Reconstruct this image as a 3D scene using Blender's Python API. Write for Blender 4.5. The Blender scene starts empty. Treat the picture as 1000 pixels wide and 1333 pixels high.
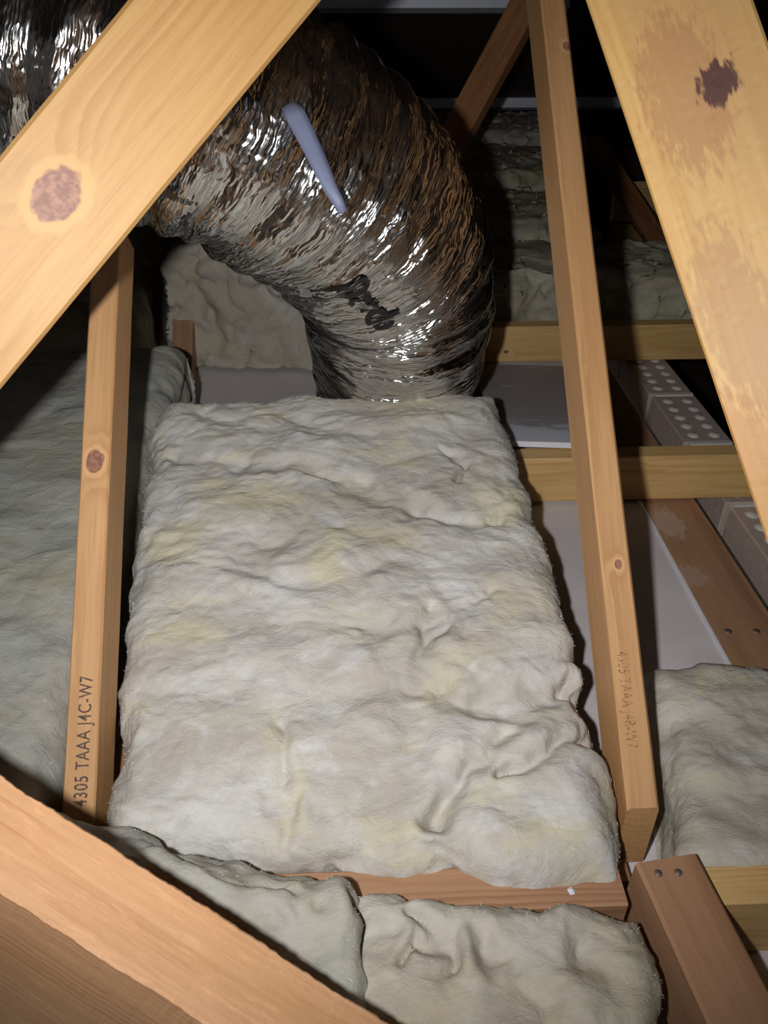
import bpy, bmesh, math, random
import numpy as np
from mathutils import Vector, Matrix

random.seed(7)
RNG = np.random.default_rng(7)
S = bpy.context.scene
COL = S.collection

# ------------------------------------------------------------------ camera
CAM = np.array([0.0, 0.0, 0.85])
PITCH = math.radians(35.0)
YAW = math.radians(2.0)
FW = np.array([math.sin(YAW) * math.cos(PITCH), math.cos(YAW) * math.cos(PITCH), -math.sin(PITCH)])
RT = np.array([math.cos(YAW), -math.sin(YAW), 0.0])
UP = np.cross(RT, FW)
cd = bpy.data.cameras.new('camera')
cd.sensor_fit = 'HORIZONTAL'; cd.sensor_width = 36.0; cd.lens = 36.0
cd.clip_start = 0.01; cd.clip_end = 50
cam = bpy.data.objects.new('camera', cd); COL.objects.link(cam)
cam.matrix_world = Matrix(((RT[0], UP[0], -FW[0], CAM[0]), (RT[1], UP[1], -FW[1], CAM[1]),
                           (RT[2], UP[2], -FW[2], CAM[2]), (0, 0, 0, 1)))
S.camera = cam

# ------------------------------------------------------------------ world, torch, exposure
w = bpy.data.worlds.new('attic_fill'); S.world = w; w.use_nodes = True
w.node_tree.nodes['Background'].inputs[0].default_value = (1.0, 0.93, 0.86, 1)
w.node_tree.nodes['Background'].inputs[1].default_value = 0.042  # even warm fill, added to lift the shadows
ld = bpy.data.lights.new('torch', 'SPOT'); ld.energy = 42.0; ld.color = (0.985, 0.985, 1.0)
ld.spot_size = math.radians(110); ld.spot_blend = 1.0
ld.shadow_soft_size = 0.012
torch = bpy.data.objects.new('torch', ld); COL.objects.link(torch)
torch.location = CAM - RT * 0.085 + UP * 0.01 - FW * 0.01
torch.rotation_euler = Vector(FW + RT * .03 + UP * .10).to_track_quat('-Z', 'Y').to_euler()
S.view_settings.view_transform = 'Standard'; S.view_settings.look = 'None'
S.view_settings.gamma = 1.0; S.view_settings.use_curve_mapping = False
S.view_settings.exposure = 0.0

# ------------------------------------------------------------------ helpers
def ray(px, py):
    return FW + RT * (px - 500.0) / 1000.0 - UP * (py - 666.5) / 1000.0
def P(px, py, z):
    return CAM + ray(px, py) * z
def PZ(px, py, Z):
    r = ray(px, py); return CAM + r * ((Z - CAM[2]) / r[2])
def PY(px, py, Y):
    r = ray(px, py); return CAM + r * (Y / r[1])
def nrm(v):
    v = np.asarray(v, float); return v / np.linalg.norm(v)

def _h(ix, iy, iz, seed):
    h = (ix * 374761393 + iy * 668265263 + iz * 2147483647 + seed * 974711) & 0xffffffff
    h = ((h ^ (h >> 13)) * 1274126177) & 0xffffffff
    h = ((h ^ (h >> 16)) * 2246822519) & 0xffffffff
    return (h ^ (h >> 15)) & 0xffffffff
def pn(p, seed=0):
    p = np.asarray(p, float); i = np.floor(p).astype(np.int64); f = p - i
    u = f * f * f * (f * (f * 6 - 15) + 10)
    out = 0
    for dx in (0, 1):
        for dy in (0, 1):
            for dz in (0, 1):
                h = _h(i[:, 0] + dx, i[:, 1] + dy, i[:, 2] + dz, seed)
                gx = (h & 255) / 127.5 - 1; gy = ((h >> 8) & 255) / 127.5 - 1; gz = ((h >> 16) & 255) / 127.5 - 1
                d = gx * (f[:, 0] - dx) + gy * (f[:, 1] - dy) + gz * (f[:, 2] - dz)
                wx = u[:, 0] if dx else 1 - u[:, 0]
                wy = u[:, 1] if dy else 1 - u[:, 1]
                wz = u[:, 2] if dz else 1 - u[:, 2]
                out = out + d * wx * wy * wz
    return out
def fbm(p, o=3, seed=0):
    r = 0; a = 1.0; p = np.asarray(p, float)
    for k in range(o):
        r = r + a * pn(p, seed + k * 17); p = p * 2.03; a *= .5
    return r

def mesh_np(name, V, F, smooth=True):
    me = bpy.data.meshes.new(name)
    me.from_pydata(np.asarray(V).tolist(), [], F if isinstance(F, list) else F.tolist())
    me.update()
    if smooth: me.polygons.foreach_set('use_smooth', [True] * len(me.polygons))
    return me
def link(name, me, mat=None, parent=None, M=None):
    o = bpy.data.objects.new(name, me); COL.objects.link(o)
    if mat is not None and me is not None and not me.materials: me.materials.append(mat)
    if M is not None: o.matrix_world = M
    if parent is not None:
        o.parent = parent
        if M is not None: o.matrix_parent_inverse = parent.matrix_world.inverted()
    return o
def tag(o, label=None, cat=None, group=None, kind=None):
    if label: o['label'] = label
    if cat: o['category'] = cat
    if group: o['group'] = group
    if kind: o['kind'] = kind
    return o
def recentre(o):
    """Move a world-space mesh's origin to the middle of its base."""
    me = o.data; n = len(me.vertices); a = np.empty(n * 3); me.vertices.foreach_get('co', a); a = a.reshape(-1, 3)
    c = np.array([(a[:, 0].min() + a[:, 0].max()) / 2, (a[:, 1].min() + a[:, 1].max()) / 2, a[:, 2].min()])
    me.vertices.foreach_set('co', (a - c).ravel()); o.matrix_world = Matrix.Translation(Vector(c)); me.update()
    return o
def box_np(x0, x1, y0, y1, z0, z1):
    V = [(x, y, z) for x in (x0, x1) for y in (y0, y1) for z in (z0, z1)]
    F = [(0, 1, 3, 2), (4, 6, 7, 5), (0, 4, 5, 1), (2, 3, 7, 6), (0, 2, 6, 4), (1, 5, 7, 3)]
    return V, F

# ------------------------------------------------------------------ node helper
class NT:
    def __init__(s, name):
        s.m = bpy.data.materials.new(name); s.m.use_nodes = True
        s.t = s.m.node_tree; s.b = s.t.nodes['Principled BSDF']
    def n(s, typ, **kw):
        x = s.t.nodes.new(typ)
        for k, v in kw.items(): setattr(x, k, v)
        return x
    def put(s, sock, v):
        if hasattr(v, 'is_output') or isinstance(v, bpy.types.NodeSocket): s.t.links.new(v, sock)
        else: sock.default_value = v
    def math(s, op, a, b=0.0, c=None, clamp=False):
        x = s.n('ShaderNodeMath', operation=op); x.use_clamp = clamp
        s.put(x.inputs[0], a); s.put(x.inputs[1], b)
        if c is not None: s.put(x.inputs[2], c)
        return x.outputs[0]
    def vmath(s, op, a, b):
        x = s.n('ShaderNodeVectorMath', operation=op); s.put(x.inputs[0], a); s.put(x.inputs[1], b)
        return x.outputs['Value'] if op in ('LENGTH', 'DISTANCE') else x.outputs[0]
    def noise(s, vec, scale, detail=3, rough=.5, dist=0.0, out='Fac'):
        x = s.n('ShaderNodeTexNoise'); s.put(x.inputs['Vector'], vec); x.inputs['Scale'].default_value = scale
        x.inputs['Detail'].default_value = detail; x.inputs['Roughness'].default_value = rough; x.inputs['Distortion'].default_value = dist
        return x.outputs[0 if out == 'Fac' else 1]
    def ramp(s, f, *stops):
        x = s.n('ShaderNodeMapRange'); x.clamp = True
        s.put(x.inputs[0], f); x.inputs[1].default_value = stops[0]; x.inputs[2].default_value = stops[1]
        x.inputs[3].default_value = 0.0; x.inputs[4].default_value = 1.0
        x.interpolation_type = 'SMOOTHSTEP'
        return x.outputs[0]
    def mix(s, f, a, b):
        x = s.n('ShaderNodeMix', data_type='RGBA'); s.put(x.inputs[0], f)
        for sk, v in ((x.inputs[6], a), (x.inputs[7], b)):
            s.put(sk, v if isinstance(v, bpy.types.NodeSocket) else (*v[:3], 1.0))
        return x.outputs[2]
    def scale(s, vec, sc):
        return s.vmath('MULTIPLY', vec, sc)
    def bump(s, h, strength, dist, base=None):
        x = s.n('ShaderNodeBump'); x.inputs['Strength'].default_value = strength; x.inputs['Distance'].default_value = dist
        s.put(x.inputs['Height'], h)
        if base is not None: s.t.links.new(base, x.inputs['Normal'])
        return x.outputs[0]
    def obj(s): return s.n('ShaderNodeTexCoord').outputs['Object']
    def set(s, **kw):
        for k, v in kw.items(): s.put(s.b.inputs[k.replace('_', ' ')], v)
        return s.m

def srgb(r, g, b):
    f = lambda c: ((c / 255 + .055) / 1.055) ** 2.4 if c > 10 else c / 255 / 12.92
    return (f(r), f(g), f(b))

_wid = [0]
def wood(light, dark, pith=(0.0, 0.09), freq=150, blotch=None, knots=(), patches=(), rough=.55, sawn=0.0, contrast=.8, dents=0.0, endgrain=True):
    """light / dark growth rings along local X. knots: (x, y, radius) ; patches: (x, y, rx, ry, colour, strength)"""
    _wid[0] += 1
    t = NT('pine_timber_%02d' % _wid[0]); co = t.obj()
    off = t.n('ShaderNodeVectorMath', operation='ADD'); t.put(off.inputs[0], co); off.inputs[1].default_value = (_wid[0] * 3.1, _wid[0] * 1.7, _wid[0] * .9)
    co2 = off.outputs[0]
    sx = t.n('ShaderNodeSeparateXYZ'); t.put(sx.inputs[0], co); X, Y, Z = sx.outputs
    # ring distance from a wandering pith line
    wob = t.noise(t.scale(co2, (1.2, 5, 5)), 1.0, 2)
    y1 = t.math('ADD', t.math('SUBTRACT', Y, pith[0]), t.math('MULTIPLY', t.math('SUBTRACT', wob, .5), .06))
    z1 = t.math('SUBTRACT', Z, pith[1])
    rd = t.math('SQRT', t.math('ADD', t.math('MULTIPLY', y1, y1), t.math('MULTIPLY', z1, z1)))
    kmask = None; khalo = None
    for (kx, ky, kr) in knots:
        dx = t.math('MULTIPLY', t.math('SUBTRACT', X, kx), .72); dy = t.math('SUBTRACT', Y, ky)
        d = t.math('SQRT', t.math('ADD', t.math('MULTIPLY', dx, dx), t.math('MULTIPLY', dy, dy)))
        dn = t.math('ADD', d, t.math('MULTIPLY', t.math('SUBTRACT', t.noise(co2, 90, 2), .5), kr * .5))
        g = t.math('POWER', 2.718, t.math('MULTIPLY', t.math('MULTIPLY', d, d), -1.0 / (kr * 2.1) ** 2))
        rd = t.math('ADD', rd, t.math('MULTIPLY', g, kr * 1.5))
        k = t.ramp(dn, kr * 1.05, kr * .85); h = t.math('SUBTRACT', t.ramp(dn, kr * 1.5, kr * 1.25), k, clamp=True)
        kmask = k if kmask is None else t.math('MAXIMUM', kmask, k)
        khalo = h if khalo is None else t.math('MAXIMUM', khalo, h)
    rd = t.math('ADD', rd, t.math('MULTIPLY', t.math('SUBTRACT', t.noise(t.scale(co2, (2.5, 34, 34)), 1.0, 4, .6), .5), .022))
    saw = t.math('FRACT', t.math('MULTIPLY', rd, freq))
    ring = t.math('MULTIPLY', t.ramp(saw, 0.1, .9), t.ramp(saw, 1.0, .86))
    ring = t.math('MULTIPLY', ring, t.ramp(t.noise(t.scale(co2, (2, 18, 18)), 1.0, 3), .32, .62))
    fine = t.noise(t.scale(co2, (7, 210, 210)), 1.0, 5, .7)
    bl = t.noise(t.scale(co2, (3, 14, 14)), 1.0, 3)
    c = t.mix(t.math('MULTIPLY', ring, contrast), light, dark)
    c = t.mix(t.math('MULTIPLY', t.ramp(fine, .45, .72), .5), c, dark)
    c = t.mix(t.math('MULTIPLY', t.ramp(t.noise(t.scale(co2, (5, 60, 60)), 1.0, 4, .6), .52, .75), .4), c, tuple(min(1, v * 1.22) for v in light))
    if blotch: c = t.mix(t.math('MULTIPLY', t.ramp(bl, .42, .72), .6), c, blotch)
    if khalo is not None:
        c = t.mix(t.math('MULTIPLY', khalo, .6), c, tuple(min(1, v * 1.25) for v in light))
        kc = t.mix(t.ramp(t.noise(co2, 130, 4, .65), .4, .65), srgb(120, 78, 66), srgb(158, 112, 92))
        c = t.mix(t.math('MULTIPLY', kmask, .9), c, kc)
    for (qx, qy, rx, ry, colr, st) in patches:
        dx = t.math('DIVIDE', t.math('SUBTRACT', X, qx), rx); dy = t.math('DIVIDE', t.math('SUBTRACT', Y, qy), ry)
        d = t.math('SQRT', t.math('ADD', t.math('MULTIPLY', dx, dx), t.math('MULTIPLY', dy, dy)))
        d = t.math('ADD', d, t.math('MULTIPLY', t.math('SUBTRACT', t.noise(t.scale(co2, (60, 220, 220)), 1.0, 3), .5), 1.6))
        c = t.mix(t.math('MULTIPLY', t.ramp(d, 1.1, .75), st), c, colr)
    h = t.math('ADD', t.math('MULTIPLY', fine, .5), t.math('MULTIPLY', ring, .25))
    if sawn:
        h = t.math('ADD', h, t.math('MULTIPLY', t.noise(t.scale(co2, (300, 120, 120)), 1.0, 4, .7), sawn * .6))
        c = t.mix(t.math('MULTIPLY', t.ramp(t.noise(t.scale(co2, (30, 160, 160)), 1.0, 4, .7), .5, .75), .35), c, tuple(min(1, v * 1.5) for v in light))
    if dents:
        v = t.n('ShaderNodeTexVoronoi'); t.put(v.inputs['Vector'], co2); v.inputs['Scale'].default_value = 70
        h = t.math('ADD', h, t.math('MULTIPLY', t.ramp(v.outputs['Distance'], .1, .45), dents))
    return t.set(Base_Color=c, Roughness=rough, Normal=t.bump(h, .35, .0012))

def face_local(M, px, py):
    """where the pixel ray meets the timber's face plane (local z = 0), in local x, y"""
    Mi = M.inverted(); o = Mi @ Vector(CAM); d = Mi.to_3x3() @ Vector(ray(px, py)); k = -o.z / d.z
    p = o + d * k; return p.x, p.y

def timber(name, p0, p1, width, thick, normal, mat=None, cut0=0.0, cut1=0.0, ext0=0.0, ext1=0.0, jag=0.0, seg=.02, parent=None, ch=.002, woodkw=None, knots=(), patches=()):
    """Sawn length: p0-p1 is the centre line of its visible face; local x along, y across, z out of the face."""
    p0 = np.asarray(p0, float); p1 = np.asarray(p1, float); ax = nrm(p1 - p0)
    p0 = p0 - ax * ext0; p1 = p1 + ax * ext1
    n = np.asarray(normal, float); n = nrm(n - ax * n.dot(ax)); yv = np.cross(n, ax); L = np.linalg.norm(p1 - p0)
    M = Matrix(((ax[0], yv[0], n[0], p0[0]), (ax[1], yv[1], n[1], p0[1]), (ax[2], yv[2], n[2], p0[2]), (0, 0, 0, 1)))
    a = width / 2; T = thick
    prof = [(-a + ch, 0), (0, 0), (a - ch, 0), (a, -ch), (a, -T + ch), (a - ch, -T), (-a + ch, -T), (-a, -T + ch), (-a, -ch)]
    k = len(prof); N = max(2, int(L / seg)); V = []
    for i in range(N + 1):
        f = i / N
        for (y, z) in prof:
            x = f * L + (cut0 * z * (1 - f) if f < .5 else 0) * (1 if i == 0 else 0) + (cut1 * z if i == N else 0)
            V.append((x, y, z))
    V = np.array(V)
    wq = pn(V * np.array([14, 30, 30]) + hash(name) % 97, 3)[:, None] * np.array([0, .0006, .0006])
    V = V + wq
    if jag:
        j = (pn(V * np.array([45, 40, 40]), 5) + .6 * pn(V * np.array([190, 40, 40]), 6)) * jag; e = (np.abs(np.abs(V[:, 1]) - a) < ch * 1.2)
        V[:, 1] += np.where(e, j * np.sign(V[:, 1]), 0); V[:, 2] += np.where(e, j * .4, 0)
    F = []
    for i in range(N):
        for j in range(k):
            F.append((i * k + j, i * k + (j + 1) % k, (i + 1) * k + (j + 1) % k, (i + 1) * k + j))
    F.append(tuple(range(k - 1, -1, -1))); F.append(tuple(N * k + j for j in range(k)))
    # outward orientation
    me = mesh_np(name, V, F, False)
    bm = bmesh.new(); bm.from_mesh(me); bmesh.ops.recalc_face_normals(bm, faces=bm.faces); bm.to_mesh(me); bm.free()
    if mat is None:
        kn = [(*face_local(M, q[0], q[1]), q[2]) for q in knots]
        pa = [(*face_local(M, q[0], q[1]), *q[2:]) for q in patches]
        mat = wood(knots=kn, patches=pa, **(woodkw or {}))
    o = link(name, me, mat, parent, M); o['L'] = L
    return o

def text_part(parent, string, x, y, size, col, rot=0.0, aspect=1.0, z=.0006, name='stencil_lettering', bold=0.0, shear=0.0):
    cu = bpy.data.curves.new(name, 'FONT'); cu.body = string; cu.size = size; cu.offset = bold; cu.space_character = 1.1; cu.shear = shear
    tmp = bpy.data.objects.new(name, cu); COL.objects.link(tmp)
    dg = bpy.context.evaluated_depsgraph_get(); me = bpy.data.meshes.new_from_object(tmp.evaluated_get(dg))
    bpy.data.objects.remove(tmp)
    me.transform(Matrix.Rotation(rot, 4, 'Z') @ Matrix.Diagonal((aspect, 1, 1, 1)))
    o = bpy.data.objects.new(name, me); COL.objects.link(o); me.materials.clear(); me.materials.append(col)
    o.parent = parent; o.location = (x, y, z)
    return o

# ------------------------------------------------------------------ materials
def flat(name, c, rough=.6, metal=0.0, noise=0.0, nscale=40, spec=.5, bump=0.0):
    t = NT(name); co = t.obj(); col = c
    if noise:
        f = t.noise(co, nscale, 4, .6); col = t.mix(t.math('MULTIPLY', t.ramp(f, .3, .75), noise), c, tuple(v * .55 for v in c))
    kw = dict(Roughness=rough, Metallic=metal)
    t.put(t.b.inputs['Base Color'], col if not isinstance(col, tuple) else (*col, 1))
    if bump: kw['Normal'] = t.bump(t.noise(co, nscale * 4, 4, .65), bump, .002)
    t.b.inputs['Specular IOR Level'].default_value = spec
    return t.set(**kw)

def wool(name, base, yellow, white, ya=.5, shift=0.0, warm=(.5, .44, .36)):
    t = NT(name); co = t.n('ShaderNodeVectorMath', operation='ADD'); t.put(co.inputs[0], t.n('ShaderNodeNewGeometry').outputs['Position']); co.inputs[1].default_value = (shift, shift * 1.3, 0)
    co = co.outputs[0]; cs = t.scale(co, (.8, 1.15, 1))
    n1 = t.noise(cs, 8, 4, .55, 1.2); n2 = t.noise(t.vmath('ADD', cs, (3, 7, 1)), 11, 5, .6, 1.5); n3 = t.noise(t.vmath('ADD', cs, (9, 2, 4)), 30, 5, .6, 1.2)
    n4 = t.noise(t.vmath('ADD', cs, (5, 5, 8)), 4.5, 4, .55, .8); n5 = t.noise(t.vmath('ADD', cs, (1, 8, 3)), 16, 5, .6, 2.0)
    c = t.mix(t.ramp(n4, .42, .62), base, warm)
    c = t.mix(t.math('MULTIPLY', t.ramp(n5, .48, .70), .6), c, tuple(v * .72 for v in base))
    c = t.mix(t.math('MULTIPLY', t.ramp(n1, .47, .70), ya), c, yellow)
    c = t.mix(t.math('MULTIPLY', t.ramp(n2, .48, .72), .45), c, white)
    f = t.noise(t.scale(co, (1, 1.9, 1)), 85, 6, .7, 2.5)
    c = t.mix(t.math('MULTIPLY', t.ramp(f, .48, .32), .22), c, tuple(v * .55 for v in base))
    h = t.math('ADD', n3, t.math('ADD', t.math('MULTIPLY', f, .28), t.math('MULTIPLY', t.noise(co, 380, 3, .7), .05)))
    t.b.inputs['Specular IOR Level'].default_value = .05
    return t.set(Base_Color=c, Roughness=1.0, Normal=t.bump(h, .5, .009))
WOOL = wool('glass_wool_cream', (.555, .53, .485), (.60, .545, .34), (.67, .675, .685), .62, 0.0, (.455, .415, .36))
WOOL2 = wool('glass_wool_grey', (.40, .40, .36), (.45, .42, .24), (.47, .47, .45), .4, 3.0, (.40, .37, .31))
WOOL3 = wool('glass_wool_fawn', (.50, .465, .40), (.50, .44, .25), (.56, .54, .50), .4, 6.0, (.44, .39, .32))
WOOL5 = wool('glass_wool_pale_straw', (.58, .55, .47), (.62, .56, .32), (.68, .66, .62), .6, 12.0, (.50, .46, .38))
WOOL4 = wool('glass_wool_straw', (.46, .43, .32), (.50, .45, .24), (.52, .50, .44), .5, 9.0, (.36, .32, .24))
FIBRE = flat('glass_fibre', (.72, .70, .64), .9, spec=.1)
def ink(name, c, under, lo, hi):
    t = NT(name); return t.set(Base_Color=t.mix(t.ramp(t.noise(t.obj(), 260, 3, .6), lo, hi), c, under), Roughness=.8)
DARKINK = ink('grey_ink', srgb(76, 62, 54), srgb(150, 112, 76), .45, .75)
FAINTINK = ink('faded_ink', srgb(112, 78, 54), srgb(186, 140, 92), .35, .62)
BLACK = flat('black_print', (.01, .01, .011), .25)
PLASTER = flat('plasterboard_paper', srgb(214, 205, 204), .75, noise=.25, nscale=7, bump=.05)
WHITEPL = flat('white_plaster', srgb(225, 226, 232), .6, noise=.1)
ZINC = flat('galvanised_steel', (.74, .77, .86), .4, .25, noise=.2, nscale=30)
BRICK = flat('fired_clay', srgb(186, 166, 156), .85, noise=.35, nscale=60, bump=.3)
MORTAR = flat('pale_mortar', srgb(214, 210, 202), .9, noise=.2, nscale=80, bump=.3)
ROOFMAT = flat('dark_roof_underlay', srgb(70, 52, 40), .7, noise=.5, nscale=5, bump=.2)
STRAPM = flat('blue_grey_plastic', srgb(118, 125, 150), .55, noise=.15)
NAILM = flat('dull_nail_steel', srgb(120, 104, 96), .5, .3)

PINE = dict(light=srgb(196, 152, 104), dark=srgb(168, 118, 72), blotch=srgb(182, 134, 86), contrast=.65)
PINE_P = dict(light=srgb(205, 160, 122), dark=srgb(172, 116, 78), blotch=srgb(180, 138, 112))
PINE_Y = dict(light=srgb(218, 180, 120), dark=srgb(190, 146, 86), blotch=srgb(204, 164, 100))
PINE_D = dict(light=srgb(168, 116, 74), dark=srgb(128, 80, 48), blotch=srgb(150, 96, 60))
PINE_R = dict(light=srgb(172, 132, 100), dark=srgb(142, 100, 70), blotch=srgb(158, 118, 90))

# ------------------------------------------------------------------ setting
EL = math.radians(42)
# ceiling: back of the plasterboard, Z = 0 on top
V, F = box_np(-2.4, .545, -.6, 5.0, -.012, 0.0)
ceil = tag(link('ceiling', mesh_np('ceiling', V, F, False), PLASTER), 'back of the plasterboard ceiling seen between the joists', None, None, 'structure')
# roof plane falling away from the camera
slope = .404
def roofZ(y): return 2.02 - slope * y
V = [(-3, -1.2, roofZ(-1.2)), (3, -1.2, roofZ(-1.2)), (3, 5.6, roofZ(5.6)), (-3, 5.6, roofZ(5.6))]
V = V + [(x, y, z + .01) for x, y, z in V]
F = [(0, 3, 2, 1), (4, 5, 6, 7), (0, 1, 5, 4), (1, 2, 6, 5), (2, 3, 7, 6), (3, 0, 4, 7)]
roof = tag(link('roof_underside', mesh_np('roof', V, F, False), ROOFMAT), 'dark underside of the roof sloping down to the eave', None, None, 'structure')

def hipZ(x): return .25 + .404 * (2.2 - x)
V = [(-1.2, -1.2, hipZ(-1.2)), (3.4, -1.2, hipZ(3.4)), (3.4, 5.6, hipZ(3.4)), (-1.2, 5.6, hipZ(-1.2))]
V = V + [(x, y, z + .01) for x, y, z in V]
F = [(0, 3, 2, 1), (4, 5, 6, 7), (0, 1, 5, 4), (1, 2, 6, 5), (2, 3, 7, 6), (3, 0, 4, 7)]
tag(link('roof_underside', mesh_np('roof_hip', V, F, False), ROOFMAT), 'dark underside of the roof falling to the brick wall side', None, None, 'structure')
V, F = box_np(-3, 4.0, 5.04, 5.08, -.62, .1)
tag(link('wall_back', mesh_np('wall_back', V, F, False), ROOFMAT), 'dark back of the eave beyond the farthest insulation', None, None, 'structure')
V, F = box_np(.4, 4.0, -1.2, 6.0, -.62, -.6)  # dark sheet added below the cavity so the gap stays black
tag(link('floor', mesh_np('floor', V, F, False), ROOFMAT), 'added dark sheet that keeps the wall cavity black', None, None, 'structure')

# ------------------------------------------------------------------ roof battens (top-hat steel)
def batten(px0, py0, px1, py1, label):
    # meet the roof
    def hit(px, py):
        r = ray(px, py); k = (2.02 - slope * CAM[1] - CAM[2]) / (r[2] + slope * r[1]); return CAM + r * k
    a = hit(px0, py0); y = a[1]; X0, X1 = -1.8, min(1.8, 2.2 - (roofZ(y) - .25 + .06) / .404)
    up = nrm((0, slope, 1)); al = nrm((0, 1, -slope)); c = np.array([0, y, roofZ(y)])
    prof = [(-.045, 0), (-.03, 0), (-.022, -.038), (.022, -.038), (.03, 0), (.045, 0)]
    V = []
    for X in (X0, X1):
        for (s, h) in prof: V.append(c + al * s + up * (h - .001) + np.array([X, 0, 0]))
        for (s, h) in prof: V.append(c + al * s + up * (h - .0025) + np.array([X, 0, 0]))
    k = 12; F = []
    for j in range(5):
        F.append((j, j + 1, k + j + 1, k + j)); F.append((6 + j, k + 6 + j, k + 7 + j, 7 + j))
    o = link('roof_batten', mesh_np('roof_batten', V, F, False), ZINC)
    tag(o, label, 'roof batten', 'steel roof battens')
    return recentre(o)
batten(600, 130, 700, 130, 'galvanised steel roof batten above the far insulation, lower of two')
batten(500, -4, 600, -4, 'galvanised steel roof batten along the top edge of the view')

# ------------------------------------------------------------------ timbers
JT = .105
# trusses: bottom chords
RB = P(838, 1052, .825); LB = P(101, 1068, .82)
dW = nrm(np.array([0, math.cos(EL), math.sin(EL)]))
nW = np.array([0, -math.sin(EL), math.cos(EL)])
chx = .292
timber('bottom_chord', (chx - .0175, RB[1] - .03, .026), (chx - .0175, 3.0, .026), .035, .026, (0, 0, 1), woodkw=PINE_R)
tag(bpy.data.objects['bottom_chord'], 'truss bottom chord mostly hidden along the right edge of the big batt', 'truss chord')
lx = LB[0]
o = timber('bottom_chord', (lx, .1, .02), (lx, 1.45, .02), .035, .02, (0, 0, 1), woodkw=PINE_R)
tag(o, 'truss bottom chord buried under insulation below the left web', 'truss chord')
# webs
web_r = timber('truss_web', RB, P(722, 15, 1.082), .035, .075, nW, cut0=math.tan(EL), ext1=.15, woodkw=PINE,
               knots=[(805, 735, .0045), (738, 60, .006)], ch=.003)
tag(web_r, 'pine truss web right of the big batt with faded stencilled code', 'truss web', 'truss webs')
web_l = timber('truss_web', LB, P(139, 300, .985), .035, .062, nW, cut0=math.tan(EL), ext0=.02, ext1=.01, woodkw=PINE,
               knots=[(124, 601, .011)], ch=.002)
tag(web_l, 'pine truss web left of the big batt with handwritten code and a knot', 'truss web', 'truss webs')
def lx_(o, px, py):
    return face_local(o.matrix_world, px, py)
a = lx_(web_l, 112, 1050); b = lx_(web_l, 112, 850)
text_part(web_l, '4305 TAAA J4C-W7', a[0], -.009, .0205, DARKINK, 0, aspect=(b[0] - a[0]) / .224, bold=.0002, name='handwritten_code')
a = lx_(web_r, 815, 848); b = lx_(web_r, 838, 1000)
text_part(web_r, '4305 TAAA J4B-W7', a[0], .011, .018, FAINTINK, math.pi, aspect=(a[0] - b[0]) / .197, name='stencilled_code')

def nail(parent, px, py, r=.004):
    x, y = lx_(parent, px, py)
    V = [(0, 0, .0009)] + [(r * math.cos(k * .785), r * math.sin(k * .785), .0008) for k in range(8)] + [(r * math.cos(k * .785), r * math.sin(k * .785), -.0005) for k in range(8)]
    F = [(0, 1 + k, 1 + (k + 1) % 8) for k in range(8)] + [(1 + k, 9 + k, 9 + (k + 1) % 8, 1 + (k + 1) % 8) for k in range(8)]
    o = link('nail', mesh_np('nail', V, F), NAILM); o.parent = parent; o.location = (x, y, 0)
    return o

# front right chord / plate
c0 = PZ(868, 1117, JT + .015); c1 = PZ(975, 1335, JT + .015)
o = timber('ceiling_joist', c0, c1, .066, .09, (0, 0, 1), ext1=.25, woodkw=dict(PINE_R, contrast=.9, freq=90), ch=.003)
tag(o, 'broad reddish joist in the bottom right corner with nail heads', 'joist'); nail(o, 857, 1137); nail(o, 883, 1136)
jr = o
# cross noggings: front face between the pixel rows
def nogging(px0, px1, ytop, py_, h, label, wk, x0=None, x1=None, knots=(), patches=(), Zt=JT, thick=.04):
    a = PZ(px0, ytop, Zt); b = PZ(px1, ytop, Zt)
    Y = (a[1] + b[1]) / 2
    X0 = a[0] if x0 is None else x0; X1 = b[0] if x1 is None else x1
    o = timber('nogging', (X0, Y, Zt - h / 2), (X1, Y, Zt - h / 2), h, thick, (0, -1, 0), woodkw=wk, knots=knots, patches=patches)
    return tag(o, label, 'nogging', 'timber noggings between joists')
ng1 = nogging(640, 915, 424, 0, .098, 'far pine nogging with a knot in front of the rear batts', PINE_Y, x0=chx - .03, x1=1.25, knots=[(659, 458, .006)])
ng2 = nogging(672, 975, 595, 0, .098, 'middle pine nogging below the plasterboard offcut', PINE_Y, x0=chx - .012, x1=1.05)
jrx = PZ(925, 1175, JT)[0]
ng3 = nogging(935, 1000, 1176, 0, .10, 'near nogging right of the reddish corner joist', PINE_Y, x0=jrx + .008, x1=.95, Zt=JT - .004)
a = PZ(450, 1190, JT); b = PZ(818, 1188, JT)
o = timber('nogging', (LB[0] + .03, a[1], JT - .05), (PZ(822, 1188, JT)[0], a[1], JT - .05), .098, .045, (0, -1, 0), woodkw=PINE_R)
tag(o, 'reddish nogging under the near edge of the big batt', 'nogging', 'timber noggings between joists')

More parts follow.
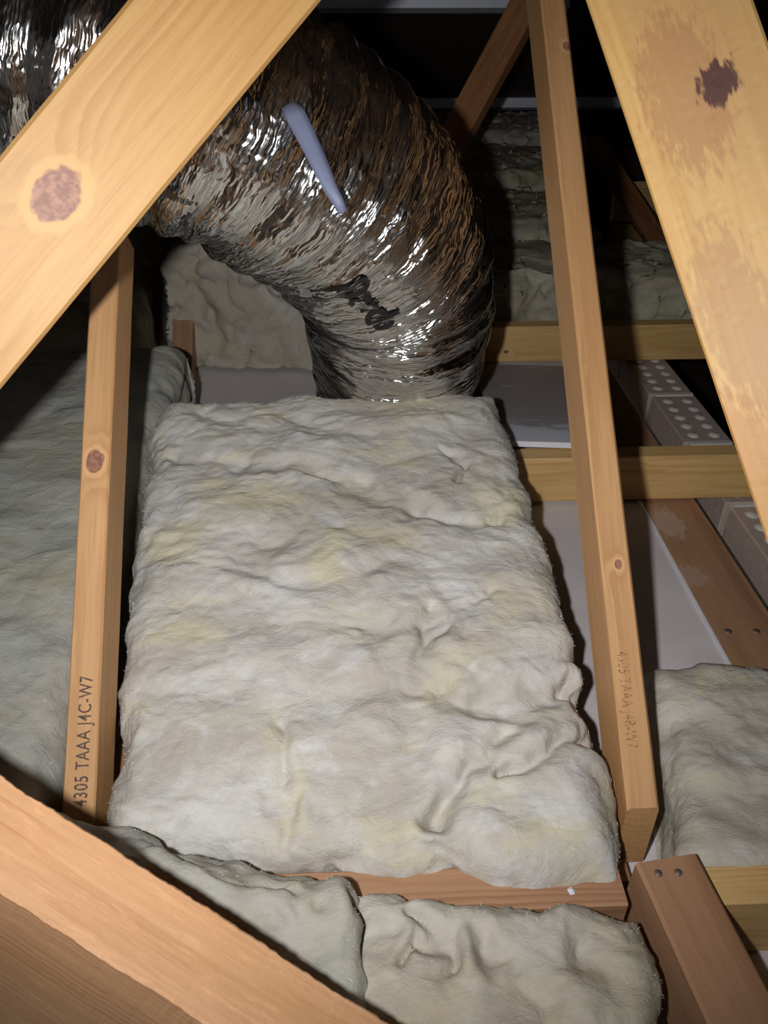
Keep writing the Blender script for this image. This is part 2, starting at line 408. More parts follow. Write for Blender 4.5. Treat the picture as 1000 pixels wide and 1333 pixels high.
# near braces
def cam_n(px, py): return -nrm(ray(px, py))
tl0 = P(-60, 434, .66); tl1 = P(296, 2, .66)
o = timber('diagonal_brace', tl0, tl1, .111, .045, cam_n(170, 200), ext0=.15, ext1=.35, woodkw=dict(light=srgb(186, 144, 88), dark=srgb(160, 110, 58), blotch=srgb(176, 130, 72), contrast=.55, freq=95, pith=(-.07, -.05)),
           knots=[(74, 254, .019)], ch=.0035)
tag(o, 'broad pine brace crossing the top left corner with a purple-brown knot', 'brace')
tr0 = P(866, 0, .66); tr1 = P(1010, 425, .65)
o = timber('diagonal_brace', tr0, tr1, .119, .045, nrm(cam_n(900, 250) + np.array([-.10, 0, 0])), ext0=.12, ext1=.3, woodkw=dict(light=srgb(194, 156, 96), dark=srgb(176, 126, 62), contrast=.5, blotch=srgb(170, 132, 84), freq=60, dents=.5, pith=(.07, .01)),
           patches=[(890, 120, .075, .035, srgb(158, 112, 74), .6), (960, 420, .09, .03, srgb(156, 116, 72), .55), (985, 620, .08, .03, srgb(166, 108, 50), .5), (935, 108, .019, .017, srgb(74, 40, 32), .97)], ch=.002)
tag(o, 'broad pine brace in the top right corner with a dark brown stain', 'brace')
# bottom left: edge facing camera is the rough sawn narrow face
bl0 = P(-30, 1060, .52); bl1 = P(405, 1340, .515)
nb = nrm(cam_n(200, 1200) + UP * .95)
o = timber('sawn_brace', bl0, bl1, .063, .19, nb, ext0=.15, ext1=.11, jag=.0018, seg=.0025, woodkw=dict(light=srgb(188, 144, 106), dark=srgb(160, 112, 72), blotch=srgb(172, 128, 82), sawn=1.2, freq=120, contrast=.5), ch=.002)
tag(o, 'rough sawn pine timber across the bottom left corner', 'brace')

# wall plate and brick veneer on the right
o = timber('wall_plate', (.603, .35, 0.002), (.603, 3.2, 0.002), .108, .045, (0, 0, 1), woodkw=dict(PINE_R, freq=60),
           patches=[(870, 680, .05, .03, srgb(196, 168, 150), .7), (900, 750, .03, .03, srgb(190, 160, 140), .55)])
tag(o, 'reddish wall plate running back between ceiling and brickwork', 'wall plate')
nail(o, 948, 822, .006); nail(o, 985, 822, .006)
V, F = box_np(.5435, .548, .35, 3.2, -.011, .0035)
V = np.array(V); o = link('plasterboard_edge', mesh_np('plasterboard_edge', V, F, False), WHITEPL); recentre(o)
tag(o, 'thin white plasterboard edge along the reddish wall plate', 'plasterboard')

wr = bpy.data.objects.new('wall_right', None); COL.objects.link(wr); wr.location = (.785, 1.5, -.3)
tag(wr, 'brick veneer wall of cored bricks beyond the wall plate', None, None, 'structure')
bpy.context.view_layer.update()
def brick_mesh():
    V, F = box_np(-.055, .055, -.114, .114, -.076, 0)
    me = mesh_np('brick', V, F, False)
    bm = bmesh.new(); bm.from_mesh(me); bmesh.ops.recalc_face_normals(bm, faces=bm.faces)
    bmesh.ops.bevel(bm, geom=list(bm.edges), offset=.003, segments=1, affect='EDGES'); bm.to_mesh(me); bm.free()
    me.materials.append(BRICK); return me
def core_mesh():
    V = []; F = []
    for i in range(5):
        for j in (-1, 1):
            b = len(V); cx, cy = j * .024, (i - 2) * .042
            for k in range(10): V.append((cx + .0135 * math.cos(k * .6283), cy + .0135 * math.sin(k * .6283), .0004))
            for k in range(10): V.append((cx + .009 * math.cos(k * .6283), cy + .009 * math.sin(k * .6283), .0045))
            F += [(b + k, b + (k + 1) % 10, b + 10 + (k + 1) % 10, b + 10 + k) for k in range(10)]; F.append(tuple(b + 10 + k for k in range(10)))
    me = mesh_np('mortar_core', V, F); me.materials.append(MORTAR); return me
BM, CM = brick_mesh(), core_mesh()
V, F = box_np(-.045, .05, -.006, .006, -.074, .003); JM = mesh_np('mortar_joint', V, F, False); JM.materials.append(MORTAR)
BXC = .72 + .055
for r in range(3):
    for i in range(11):
        y = .47 + i * .24 + (.12 if r % 2 else 0)
        b = bpy.data.objects.new('brick', BM); COL.objects.link(b); b.parent = wr
        b.location = Vector((BXC + random.uniform(-.003, .003), y + .15, -.004 - r * .086)) - wr.location
        j = bpy.data.objects.new('mortar_joint', JM); COL.objects.link(j); j.parent = wr
        j.location = Vector((BXC, y + .15 + .12, -.004 - r * .086)) - wr.location
        if r == 0:
            c = bpy.data.objects.new('mortar_core', CM); COL.objects.link(c); c.parent = b
V, F = box_np(-.05, .05, .5 - 1.5, 3.0 - 1.5, 0, .010)
for r in range(1, 3):
    o = link('bed_joint', mesh_np('bed_joint', V, F, False), MORTAR); o.parent = wr; o.location = (BXC - .785, 0, -.004 - r * .086 + .3)

# plasterboard offcut leaning on the middle nogging
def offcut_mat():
    t = NT('plasterboard_painted_glare'); co = t.obj(); sx = t.n('ShaderNodeSeparateXYZ'); t.put(sx.inputs[0], co)
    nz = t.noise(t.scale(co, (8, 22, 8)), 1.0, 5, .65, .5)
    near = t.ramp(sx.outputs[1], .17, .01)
    m = t.math('MULTIPLY', t.ramp(t.math('ADD', nz, t.math('MULTIPLY', near, .42)), .58, .80), .9)  # white torch glare painted into the colour, stronger towards the near edge
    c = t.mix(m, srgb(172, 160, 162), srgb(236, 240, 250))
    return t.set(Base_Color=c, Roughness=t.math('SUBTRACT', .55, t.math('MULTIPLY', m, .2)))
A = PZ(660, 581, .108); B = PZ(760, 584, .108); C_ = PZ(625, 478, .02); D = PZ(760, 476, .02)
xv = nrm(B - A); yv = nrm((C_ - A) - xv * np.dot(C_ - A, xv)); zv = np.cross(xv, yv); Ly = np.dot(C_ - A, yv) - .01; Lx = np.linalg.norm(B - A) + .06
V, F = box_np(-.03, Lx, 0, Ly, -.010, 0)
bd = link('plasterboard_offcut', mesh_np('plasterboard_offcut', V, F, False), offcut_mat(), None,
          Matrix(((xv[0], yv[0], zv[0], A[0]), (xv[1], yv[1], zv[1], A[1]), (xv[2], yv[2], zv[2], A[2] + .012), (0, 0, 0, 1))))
tag(bd, 'plasterboard offcut with white glare painted on it leaning behind the middle nogging', 'plasterboard')
V, F = box_np(-.03, Lx, -.0015, .006, -.0105, .0006)
link('bare_edge', mesh_np('bare_edge', V, F, False), WHITEPL).parent = bd

# ------------------------------------------------------------------ flexible duct
ctrl = [P(515, 490, 1.48) + np.array([0, .0, -.36]), P(515, 490, 1.48) + np.array([0, 0, -.15]), P(515, 490, 1.48), P(518, 420, 1.37), P(513, 352, 1.285), P(472, 282, 1.165), P(415, 230, 1.085),
        P(300, 158, .985), P(170, 100, .945), P(40, 58, .93), P(-150, 40, .93), P(-400, 30, .95), P(-600, 30, .95)]
ctrl = np.array(ctrl)
def catmull(C, n=60):
    out = []
    for i in range(1, len(C) - 2):
        p0, p1, p2, p3 = C[i - 1], C[i], C[i + 1], C[i + 2]
        for k in range(n):
            t = k / n; out.append(.5 * ((2 * p1) + (-p0 + p2) * t + (2 * p0 - 5 * p1 + 4 * p2 - p3) * t * t + (-p0 + 3 * p1 - 3 * p2 + p3) * t ** 3))
    return np.array(out)
cl = catmull(ctrl); sl = np.concatenate([[0], np.cumsum(np.linalg.norm(np.diff(cl, axis=0), axis=1))]); LEN = sl[-1]
DS = .0024; NS = int(LEN / DS); NTH = 380
sv = np.linspace(0, LEN, NS); Cc = np.stack([np.interp(sv, sl, cl[:, k]) for k in range(3)], 1)
for _ in range(30): Cc[1:-1] = (Cc[:-2] + 2 * Cc[1:-1] + Cc[2:]) / 4
Tn = np.gradient(Cc, axis=0); Tn /= np.linalg.norm(Tn, axis=1)[:, None]
N0 = np.zeros_like(Tn); v = np.array([0, -1., 0]); 
for i in range(NS):
    v = v - Tn[i] * v.dot(Tn[i]); v = v / np.linalg.norm(v); N0[i] = v
B0 = np.cross(Tn, N0)
RAD = .163
s_pin = None
def duct_r(si, th):
    """radius with the foil's folds; si in metres, th angle (flat arrays)"""
    cx = np.cos(th) * RAD; sy = np.sin(th) * RAD
    base = np.stack([cx, sy, si], 1)
    wob = pn(base / .07, 11) * .022 + pn(base / .025, 12) * .006
    tw = si + wob + th * .006
    big = fbm(np.stack([cx / .12, sy / .12, tw / .07], 1), 2, 21) * .010
    rid = 1 - np.abs(pn(np.stack([cx / .17, sy / .17, tw / .021], 1), 31)) * 2.2
    rid2 = np.abs(pn(np.stack([cx / .12, sy / .12, tw / .011], 1), 41))
    fine = np.abs(pn(np.stack([cx / .045, sy / .045, tw / .0065], 1), 51))
    hel = 1 - 2 * np.abs(np.sin(((si + wob * .35) / .044) * math.pi + th * .5)) ** 1.4 * -1 - 2
    r = RAD + big + .0034 * rid + .0026 * rid2 + .0012 * fine + .0050 * hel - .003
    # drawn in towards the ceiling collar and pinched by the strap
    r = r * (1 - .10 * np.exp(-(si / .22) ** 2)) * (1 - .05 * np.exp(-((si - S_STRAP) / .022) ** 2))
    return r
# strap position: arc length nearest the point behind the upper brace
tgt = P(318, 165, .97); S_STRAP = sv[np.argmin(np.linalg.norm(Cc - tgt, axis=1))]
th = np.linspace(0, 2 * math.pi, NTH, endpoint=False)
SG, TG = np.meshgrid(sv, th, indexing='ij')
Rr = duct_r(SG.ravel(), TG.ravel()).reshape(NS, NTH)
Vd = Cc[:, None, :] + Rr[:, :, None] * (np.cos(th)[None, :, None] * N0[:, None, :] + np.sin(th)[None, :, None] * B0[:, None, :])
ii, jj = np.meshgrid(np.arange(NS - 1), np.arange(NTH), indexing='ij'); j2 = (jj + 1) % NTH
Fd = np.stack([ii * NTH + jj, ii * NTH + j2, (ii + 1) * NTH + j2, (ii + 1) * NTH + jj], -1).reshape(-1, 4)
me = mesh_np('foil_jacket', Vd.reshape(-1, 3), Fd)
uv = me.uv_layers.new(name='UVMap')
U = np.stack([SG.ravel(), TG.ravel() * RAD], 1)[Fd.ravel()]
U[:, 1] = np.where(np.repeat((jj.ravel() == NTH - 1), 4) & (U[:, 1] < .1), U[:, 1] + 2 * math.pi * RAD, U[:, 1])
uv.data.foreach_set('uv', U.astype(np.float32).ravel())
def foil_mat():
    t = NT('crinkled_foil'); uvn = t.n('ShaderNodeUVMap'); uvn.uv_map = 'UVMap'; u = uvn.outputs[0]
    d = t.n('ShaderNodeTexNoise'); t.put(d.inputs['Vector'], t.scale(u, (30, 30, 1))); d.inputs['Scale'].default_value = 1
    w_ = t.vmath('ADD', t.scale(u, (170, 16, 1)), t.scale(d.outputs[1], (2.2, .9, 0)))
    v1 = t.n('ShaderNodeTexVoronoi'); v1.feature = 'F1'; t.put(v1.inputs['Vector'], w_); v1.inputs['Scale'].default_value = 1.0
    w2 = t.vmath('ADD', t.scale(u, (330, 50, 1)), t.scale(d.outputs[1], (3, 3, 0)))
    v2 = t.n('ShaderNodeTexVoronoi'); t.put(v2.inputs['Vector'], w2); v2.inputs['Scale'].default_value = 1.0
    h = t.math('ADD', v1.outputs['Distance'], t.math('MULTIPLY', v2.outputs['Distance'], .6))
    t.b.inputs['Base Color'].default_value = (.74, .735, .73, 1)
    return t.set(Metallic=1.0, Roughness=.16, Normal=t.bump(h, .65, .0034))
FOIL = foil_mat()
base = Cc[0]
duct = bpy.data.objects.new('flexible_duct', None); COL.objects.link(duct); duct.location = base
tag(duct, 'silver foil flexible duct curving down to the ceiling behind the big batt', 'duct')
bpy.context.view_layer.update()
jk = link('foil_jacket', me, FOIL); jk.parent = duct; jk.matrix_parent_inverse = duct.matrix_world.inverted()
jk['label'] = 'crinkled silver foil jacket'
# printed lettering wrapped on the jacket
prj = lambda W: np.stack([500 + 1000 * ((W - CAM) @ RT) / ((W - CAM) @ FW), 666.5 - 1000 * ((W - CAM) @ UP) / ((W - CAM) @ FW)], 1)
Vf = Vd.reshape(-1, 3); px = prj(Vf)
Nf = (Vd - Cc[:, None, :]).reshape(-1, 3)
vis = np.einsum('ij,ij->i', Nf, CAM - Vf) > 0
def find_st(x, y):
    d = np.hypot(px[:, 0] - x, px[:, 1] - y) + np.where(vis, 0, 1e4); k = int(np.argmin(d)); return sv[k // NTH], th[k % NTH]
def wrap(V2, s0, th0, lift=.0042):
    """V2: N x 2 in metres, first along the duct (towards the ceiling), second around it"""
    si = s0 - V2[:, 0]; tt = th0 + V2[:, 1] / RAD
    r = duct_r(si, tt) + lift
    C = np.stack([np.interp(si, sv, Cc[:, k]) for k in range(3)], 1); n = np.stack([np.interp(si, sv, N0[:, k]) for k in range(3)], 1); b = np.stack([np.interp(si, sv, B0[:, k]) for k in range(3)], 1)
    return C + r[:, None] * (np.cos(tt)[:, None] * n + np.sin(tt)[:, None] * b)
def wrapped_text(string, size, x, y, along, sgn):
    cu = bpy.data.curves.new('print', 'FONT'); cu.body = string; cu.size = size; cu.offset = size * .03
    tmp = bpy.data.objects.new('print', cu); COL.objects.link(tmp)
    m = bpy.data.meshes.new_from_object(tmp.evaluated_get(bpy.context.evaluated_depsgraph_get())); bpy.data.objects.remove(tmp)
    bm = bmesh.new(); bm.from_mesh(m); bmesh.ops.triangulate(bm, faces=bm.faces)
    for _ in range(3):
        ed = [e for e in bm.edges if e.calc_length() > .004]
        if ed: bmesh.ops.subdivide_edges(bm, edges=ed, cuts=1); bmesh.ops.triangulate(bm, faces=bm.faces)
    co = np.array([v.co[:2] for v in bm.verts]); co[:, 0] *= along
    s0, t0 = find_st(x, y); W = wrap(np.stack([co[:, 0], sgn * (co[:, 1] - size * .35)], 1), s0, t0)
    for v, q in zip(bm.verts, W): v.co = q
    bm.to_mesh(m); bm.free(); m.materials.clear(); m.materials.append(BLACK)
    o = link('printed_lettering', m); o.parent = duct; o.matrix_parent_inverse = duct.matrix_world.inverted(); o['label'] = 'black lettering printed on the foil'
# orientation: which way does +theta run in the picture?
s0, t0 = find_st(480, 400); a = prj(wrap(np.array([[0, 0], [0, .02], [.02, 0]]), s0, t0)); print('theta dir px', a[1] - a[0], 's dir', a[2] - a[0])
SG_T = 1 if (a[1] - a[0])[0] > 0 else -1
wrapped_text('Dando', .068, 452, 372, .66, SG_T)
def wrapped_bar(x, y, x2, y2, wdt):
    sA, tA = find_st(x, y); sB, tB = find_st(x2, y2); n = 24
    f = np.linspace(0, 1, n); si = sA + (sB - sA) * f; dt = (tB - tA + math.pi) % (2 * math.pi) - math.pi; tt = tA + dt * f
    V = []
    for e in (-wdt / 2, wdt / 2):
        V.append(wrap(np.stack([-(si - sA) + e, dt * f * RAD], 1), sA, tA))
    V = np.concatenate(V); F = [(k, k + 1, n + k + 1, n + k) for k in range(n - 1)]
    o = link('printed_stripe', mesh_np('printed_stripe', V, F), BLACK); o.parent = duct; o.matrix_parent_inverse = duct.matrix_world.inverted()
for k in range(3): wrapped_bar(404 + k * 3, 375 + k * 6, 462 - k * 2, 366 + k * 9, .005)

# strap round the duct and its loose tail
pts = [(378, 136, .020, .862), (386, 152, .022, .858), (398, 176, .021, .855), (410, 200, .020, .853), (420, 222, .019, .852), (430, 245, .015, .852), (440, 262, .012, .855), (447, 277, .010, .86)]
V = []; n = len(pts)
for i, (x, y, wd, z) in enumerate(pts):
    c = P(x, y, z); nx = pts[min(i + 1, n - 1)]; pv = pts[max(i - 1, 0)]; d = nrm(P(nx[0], nx[1], nx[3]) - P(pv[0], pv[1], pv[3])); sd = nrm(np.cross(d, FW))
    for k in (-1, -.35, .3, 1): V.append(c + sd * wd / 2 * k - FW * (.0015 * math.cos(k * 2.2) + .002 * math.sin(i * 1.3) * k))
F = [(i * 4 + k, i * 4 + k + 1, i * 4 + k + 5, i * 4 + k + 4) for i in range(n - 1) for k in range(3)]
o = link('plastic_strap', mesh_np('plastic_strap', V, F), STRAPM); recentre(o)
tag(o, 'blue-grey plastic strap end hanging on the foil duct', 'strap')
md = o.modifiers.new('t', 'SOLIDIFY'); md.thickness = .0008

# ------------------------------------------------------------------ insulation
def seg_dist(p, a, b):
    ab = b - a; t = np.clip(((p - a) @ ab) / (ab @ ab + 1e-12), 0, 1); return np.linalg.norm(p - (a + t[:, None] * ab), axis=1)
def batt(name, NL, NR, FL, FR, zmin, mat, label, r=.035, res=.004, amp=1.0, seed=0, creases=(), puffs=(), arch=.01, bulge=0.0, fuzz=2500, flen=.008, edgewob=.008, group='glass wool batts', lip=None, stretch=(1, 1), topfuzz=.25):
    NL, NR, FL, FR = [np.asarray(q, float) for q in (NL, NR, FL, FR)]
    W = (np.linalg.norm(NR - NL) + np.linalg.norm(FR - FL)) / 2; L = (np.linalg.norm(FL - NL) + np.linalg.norm(FR - NR)) / 2
    H = max(q[2] for q in (NL, NR, FL, FR)) - zmin + .03; r = min(r, H * .8)
    def path(T):
        ins = []; dr = []
        ns = max(2, int((H - r) / (res * 1.6)))
        for k in range(ns): ins.append(0.0); dr.append(H - (H - r) * k / ns)
        nr = max(4, int(r * 1.57 / res))
        for k in range(nr + 1):
            f = k / nr * math.pi / 2; ins.append(r * (1 - math.cos(f))); dr.append(r * (1 - math.sin(f)))
        nt = int((T - 2 * r) / res)
        mid = [(r + (T - 2 * r) * k / nt, 0.0) for k in range(1, nt)]
        A = list(zip(ins, dr)); Bq = [(T - a_, d_) for a_, d_ in reversed(A)]
        return np.array(A + mid + Bq)
    pu = path(W); pv = path(L); nu, nv = len(pu), len(pv)
    u = pu[:, 0] / W; v = pv[:, 0] / L
    UU, VV = np.meshgrid(u, v, indexing='ij'); DU, DV = np.meshgrid(pu[:, 1], pv[:, 1], indexing='ij')
    X = ((1 - UU) * (1 - VV))[..., None] * NL + (UU * (1 - VV))[..., None] * NR + ((1 - UU) * VV)[..., None] * FL + (UU * VV)[..., None] * FR
    ex = nrm(NR - NL)
    X = X + (bulge * np.sin(math.pi * VV) * (2 * UU - 1))[..., None] * ex
    X[..., 2] += arch * np.sin(math.pi * UU) * np.sin(math.pi * VV)
    if lip is not None: X[..., 2] += lip(UU, VV)
    drop = np.minimum(np.sqrt(DU ** 2 + DV ** 2), H)
    topz = X[..., 2].copy()
    X[..., 2] = np.maximum(topz - drop, zmin)
    # side wobble so edges are not ruler straight
    Pf = X.reshape(-1, 3)
    wq = np.stack([fbm(Pf / .06, 2, seed + 1), fbm(Pf / .06, 2, seed + 2), np.zeros(len(Pf))], 1) * edgewob
    Pf = Pf + wq; X = Pf.reshape(nu, nv, 3)
    gu = np.gradient(X, axis=0); gv = np.gradient(X, axis=1); nn = np.cross(gu, gv); ln = np.linalg.norm(nn, axis=2); bad = ln < 1e-10
    nn = nn / np.maximum(ln, 1e-10)[..., None]; nn[bad] = (0, 0, 1)
    Nn = nn.reshape(-1, 3)
    q = Pf / np.array([stretch[0], stretch[1], 1.0])
    wp = q + np.stack([pn(q / .09, seed + 5), pn(q / .09, seed + 6), pn(q / .09, seed + 7)], 1) * .05
    sab = lambda q_, e_: np.sqrt(q_ * q_ + e_ * e_)
    b1 = sab(pn(wp / .125, seed + 11), .06); b2 = sab(pn(wp / .055, seed + 12), .07); b3 = sab(pn(wp / .024, seed + 13), .08)
    f4 = fbm(wp / .010, 2, seed + 14); lo = pn(wp / .22, seed + 15)
    env = .35 + .65 * np.clip(lo * 1.6 + .5, 0, 1)
    disp = amp * (.034 * (b1 - .22) + .014 * env * (b2 - .22) + .007 * env * (b3 - .2) + .0016 * f4)
    for (poly, wd, dp) in creases:
        poly = [np.asarray(p_, float) for p_ in poly]
        pw = Pf + np.stack([pn(Pf / .03, 61), pn(Pf / .03, 62), np.zeros(len(Pf))], 1) * .022
        pw2 = pw.copy(); pw2[:, 2] = 0
        dmin = np.min([seg_dist(pw2, np.array([a_[0], a_[1], 0]), np.array([b_[0], b_[1], 0])) for a_, b_ in zip(poly[:-1], poly[1:])], axis=0)
        wd2 = wd * (1.25 + 1.2 * pn(Pf / .045, 71)); wd2 = np.maximum(wd2, wd * .5); md_ = np.clip(.75 + 1.3 * pn(Pf / .05, 72), .1, 1.5)
        disp = disp - md_ * dp * np.exp(-(dmin / wd2) ** 2) + md_ * dp * .22 * np.exp(-((dmin - wd2 * 2.6) / (wd2 * 1.8)) ** 2)
    for (c, rad, hh) in puffs:
        d = np.hypot(Pf[:, 0] - c[0], Pf[:, 1] - c[1]); disp = disp + hh * np.exp(-(d / rad) ** 2)
    Vv = Pf + Nn * disp[:, None]
    Vv[:, 2] = np.maximum(Vv[:, 2], zmin)
    a_, b_ = np.meshgrid(np.arange(nu - 1), np.arange(nv - 1), indexing='ij')
    F = np.stack([a_ * nv + b_, (a_ + 1) * nv + b_, (a_ + 1) * nv + b_ + 1, a_ * nv + b_ + 1], -1).reshape(-1, 4)
    c = np.array([Vv[:, 0].mean(), Vv[:, 1].mean(), zmin])
    root = bpy.data.objects.new(name, None); COL.objects.link(root); root.location = c
    tag(root, label, 'insulation batt', group)
    me = mesh_np('wool_body', Vv - c, F); o = link('wool_body', me, mat); o.parent = root
    if fuzz:
        rng = np.random.default_rng(seed + 99)
        dflat = drop.ravel(); wgt = np.where((dflat > 1e-4) & (dflat < H * .75), 1.0, topfuzz * .25); wgt /= wgt.sum()
        k = rng.choice(len(Vv), fuzz, p=wgt)
        d1 = Nn[k] * .5 + rng.normal(size=(fuzz, 3)) * .6; d1 /= np.linalg.norm(d1, axis=1)[:, None]
        d2 = d1 + rng.normal(size=(fuzz, 3)) * .7; d2 /= np.linalg.norm(d2, axis=1)[:, None]
        ll = rng.uniform(.3, 1, fuzz)[:, None] * flen
        sd = np.cross(d1, rng.normal(size=(fuzz, 3))); sd /= np.linalg.norm(sd, axis=1)[:, None]; sd *= .00022
        p0 = Vv[k] - c - d1 * .002; p1 = p0 + d1 * ll * .55; p2 = p1 + d2 * ll * .45
        Vq = np.stack([p0 - sd, p0 + sd, p1 + sd, p1 - sd, p2], 1).reshape(-1, 3); Vq[:, 2] = np.maximum(Vq[:, 2], 0.0); i0 = np.arange(fuzz) * 5
        Ff = [t_ for i_ in i0.tolist() for t_ in ((i_, i_ + 1, i_ + 2, i_ + 3), (i_ + 3, i_ + 2, i_ + 4))]
        fo = link('loose_fibres', mesh_np('loose_fibres', Vq, Ff), FIBRE); fo.parent = root; fo['kind'] = 'stuff'
    return root

# the big batt between the two webs
NLc, NRc, FLc, FRc = PZ(132, 1095, .14), PZ(822, 1142, .125), PZ(203, 512, .265), PZ(648, 500, .265)
def bz(px_, py_):
    Z = .13 + .135 * np.clip((1110 - py_) / 600, 0, 1); return PZ(px_, py_, Z)
cr = [([bz(545, 880), bz(600, 905), bz(680, 905), bz(760, 880)], .014, .020),
      ([bz(650, 1000), bz(690, 985), bz(720, 960), bz(770, 935)], .007, .020),
      ([bz(570, 1070), bz(600, 1010), bz(640, 965), bz(665, 950)], .008, .016),
      ([bz(365, 940), bz(368, 1020), bz(380, 1085)], .010, .010),
      ([bz(215, 585), bz(300, 600), bz(400, 600), bz(480, 630), bz(540, 655)], .014, .010),
      ([bz(165, 715), bz(280, 690), bz(400, 695)], .014, .007),
      ([bz(540, 655), bz(600, 668), bz(650, 660)], .010, .012),
      ([bz(560, 790), bz(545, 850), bz(580, 890)], .008, .012),
      ([bz(640, 760), bz(580, 800), bz(555, 840)], .007, .010),
      ([bz(575, 575), bz(605, 590), bz(600, 610)], .006, .010),
      ([bz(400, 1125), bz(480, 1110), bz(560, 1108), bz(620, 1135)], .008, .008),
      ([bz(150, 940), bz(210, 880), bz(310, 860)], .02, .006), ([bz(480, 800), bz(520, 880), bz(540, 960)], .014, .008)]
pf = [(bz(650, 830), .07, .016), (bz(730, 1040), .07, .012), (bz(470, 760), .1, .008), (bz(590, 960), .03, .010), (bz(350, 650), .09, .006)]
batt('insulation_batt', NLc, NRc, FLc, FRc, .03, WOOL, 'big pale cream glass wool batt lying between the two truss webs', r=.04, res=.0028, amp=.85, seed=3, creases=cr, puffs=pf, arch=.012, bulge=.012, fuzz=9000, flen=.007, edgewob=.008, stretch=(1.35, .95))
# left bay
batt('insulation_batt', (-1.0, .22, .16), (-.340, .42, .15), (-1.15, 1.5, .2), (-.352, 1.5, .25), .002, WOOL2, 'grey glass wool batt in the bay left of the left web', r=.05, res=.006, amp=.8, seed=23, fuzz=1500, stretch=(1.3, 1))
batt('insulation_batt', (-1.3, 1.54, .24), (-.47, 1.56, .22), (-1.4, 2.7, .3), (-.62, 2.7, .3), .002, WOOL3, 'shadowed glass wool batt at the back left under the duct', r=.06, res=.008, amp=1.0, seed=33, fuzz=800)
# folded batt at the back under the duct bend
def lipb(UU, VV): return .03 * np.sin(VV * 3) - .05 * np.exp(-(UU / .15) ** 2) * (1 - VV)
batt('insulation_batt', PZ(264, 408, .10), PZ(430, 414, .12), PZ(205, 308, .34), PZ(430, 300, .36), .01, WOOL3, 'rounded fawn batt slumped behind the bend of the duct', r=.07, res=.006, amp=1.3, seed=43, fuzz=1200, lip=lipb, edgewob=.035)
# rows going back to the eave on the right
rows_ = [((.20, 2.00), (.98, 2.00), (.2, 2.34), (.93, 2.30), .205, 'glass wool batt right behind the far nogging', WOOL4),
         ((.25, 2.40), (.74, 2.40), (.25, 2.86), (.78, 2.86), .235, 'second glass wool batt back from the far nogging', WOOL4),
         ((.3, 2.92), (.82, 2.92), (.3, 3.5), (.9, 3.5), .27, 'third glass wool batt back from the far nogging', WOOL4),
         ((.3, 3.56), (1.0, 3.56), (.3, 4.1), (1.0, 4.1), .31, 'farthest glass wool batt below the steel roof batten', WOOL3)]
for k, (a_, b_, c_, d_, Z, lab, mt) in enumerate(rows_):
    batt('insulation_batt', (*a_, Z), (*b_, Z - .01), (*c_, Z + .01), (*d_, Z), .002, mt, lab, r=.06, res=.008, amp=1.15, seed=53 + k * 7, fuzz=600, edgewob=.045)
# right bay
batt('insulation_batt', (.322, .412, .105), (.70, .405, .105), (.385, .735, .085), (.70, .72, .085), .004, WOOL5, 'pale straw glass wool batt right of the right web base', r=.035, res=.004, amp=1.0, seed=83, fuzz=1500, flen=.005)
# foreground
lf = lambda UU, VV: .030 * np.exp(-((VV - .93) / .06) ** 2) * np.exp(-((UU - .45) / .5) ** 2)
crl = [([PZ(470, 1165, .16), PZ(478, 1190, .16), PZ(492, 1225, .16)], .006, .02), ([PZ(120, 1110, .17), PZ(240, 1105, .17), PZ(330, 1150, .17), PZ(400, 1195, .16)], .010, .012)]
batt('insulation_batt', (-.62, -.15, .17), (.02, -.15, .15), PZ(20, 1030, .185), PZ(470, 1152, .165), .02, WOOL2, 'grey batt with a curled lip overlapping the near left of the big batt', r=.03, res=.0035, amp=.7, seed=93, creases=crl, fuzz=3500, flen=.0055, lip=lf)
crr = [([PZ(540, 1190, .14), PZ(575, 1215, .14), PZ(585, 1260, .14)], .006, .016), ([PZ(520, 1255, .14), PZ(540, 1225, .14), PZ(560, 1240, .14)], .005, .014), ([PZ(620, 1200, .14), PZ(660, 1260, .14), PZ(720, 1333, .14)], .010, .010), ([PZ(760, 1220, .14), PZ(790, 1290, .14)], .01, .01)]
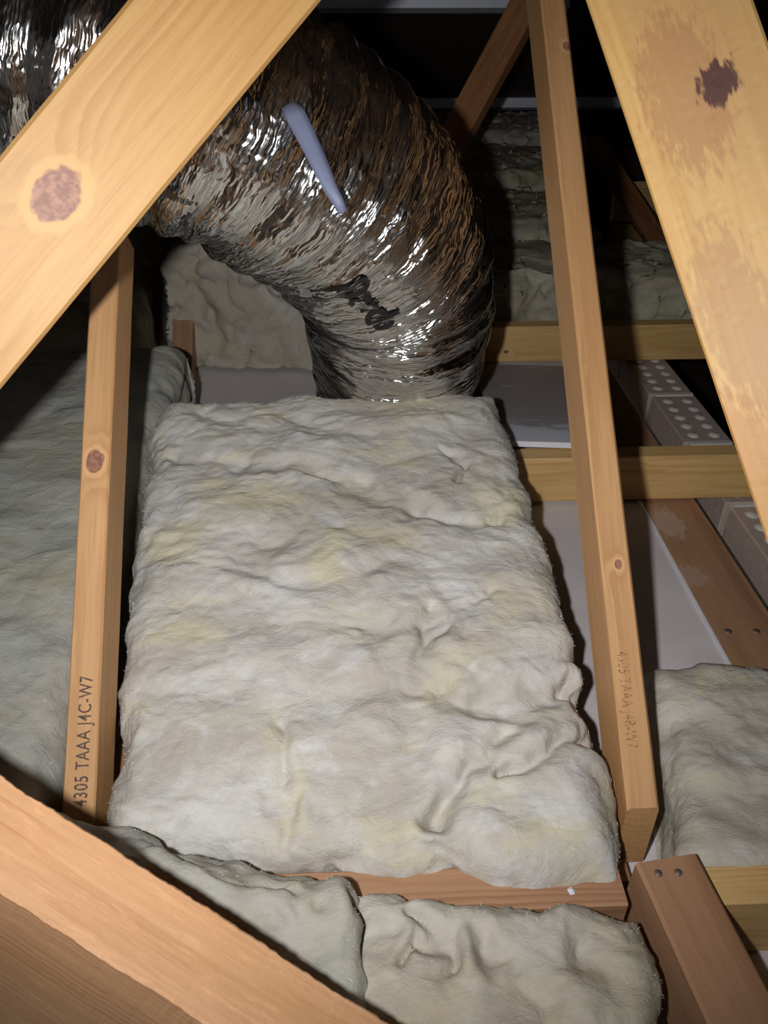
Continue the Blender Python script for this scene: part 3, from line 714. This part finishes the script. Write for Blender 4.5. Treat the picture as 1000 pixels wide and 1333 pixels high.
batt('insulation_batt', (-.03, -.15, .135), (.205, -.15, .12), PZ(445, 1142, .15), PZ(838, 1176, .135), .01, WOOL3, 'crumpled fawn batt in the foreground beside the reddish corner joist', r=.028, res=.003, amp=.9, seed=103, creases=crr, fuzz=3500, flen=.0055)

# ------------------------------------------------------------------ far timbers
o = timber('truss_web', PZ(238, 508, 0.0) + np.array([0, 0, .03]), PZ(238, 508, 0.0) + np.array([0, 0, .03]) + dW * .2, .05, .05, nW, woodkw=PINE_R, cut0=math.tan(EL))
tag(o, 'short reddish web standing at the back left under the slumped batt', 'truss web')
o = timber('rear_strut', P(588, 178, 2.25), P(690, -10, 2.1), .085, .045, nrm(cam_n(630, 90) + RT * -.55), ext0=.25, ext1=.3, woodkw=PINE_D)
tag(o, 'dark rear strut leaning right in front of the steel roof batten', 'strut')
o = timber('rear_strut', P(808, 235, 3.0), P(905, 385, 2.65), .07, .04, nrm(cam_n(850, 310) + RT * .3), ext0=.3, ext1=.3, woodkw=PINE_D)
tag(o, 'dark diagonal strut behind the stained brace on the right', 'strut')
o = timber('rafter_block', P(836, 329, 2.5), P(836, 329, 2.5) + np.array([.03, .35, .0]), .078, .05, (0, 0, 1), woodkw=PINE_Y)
tag(o, 'small pale timber block end above the rear batt', 'timber block')
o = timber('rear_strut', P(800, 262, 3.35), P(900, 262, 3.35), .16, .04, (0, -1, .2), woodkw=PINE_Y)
tag(o, 'pale board end glimpsed behind the dark diagonal strut', 'timber board')

# pale flecks lying about
def chip(x, y, Z, label):
    c = PZ(x, y, Z); V = [(0, 0, .004), (.004, .001, 0), (.001, .005, 0), (-.004, .002, 0), (-.002, -.004, 0), (.003, -.003, 0)]
    F = [(0, 1, 2), (0, 2, 3), (0, 3, 4), (0, 4, 5), (0, 5, 1), (5, 4, 3, 2, 1)]
    o = link('plaster_chip', mesh_np('plaster_chip', V, F, False), WHITEPL); o.location = c; tag(o, label, 'chip')
chip(744, 1160, JT + .001, 'tiny white chip on the reddish nogging below the big batt')
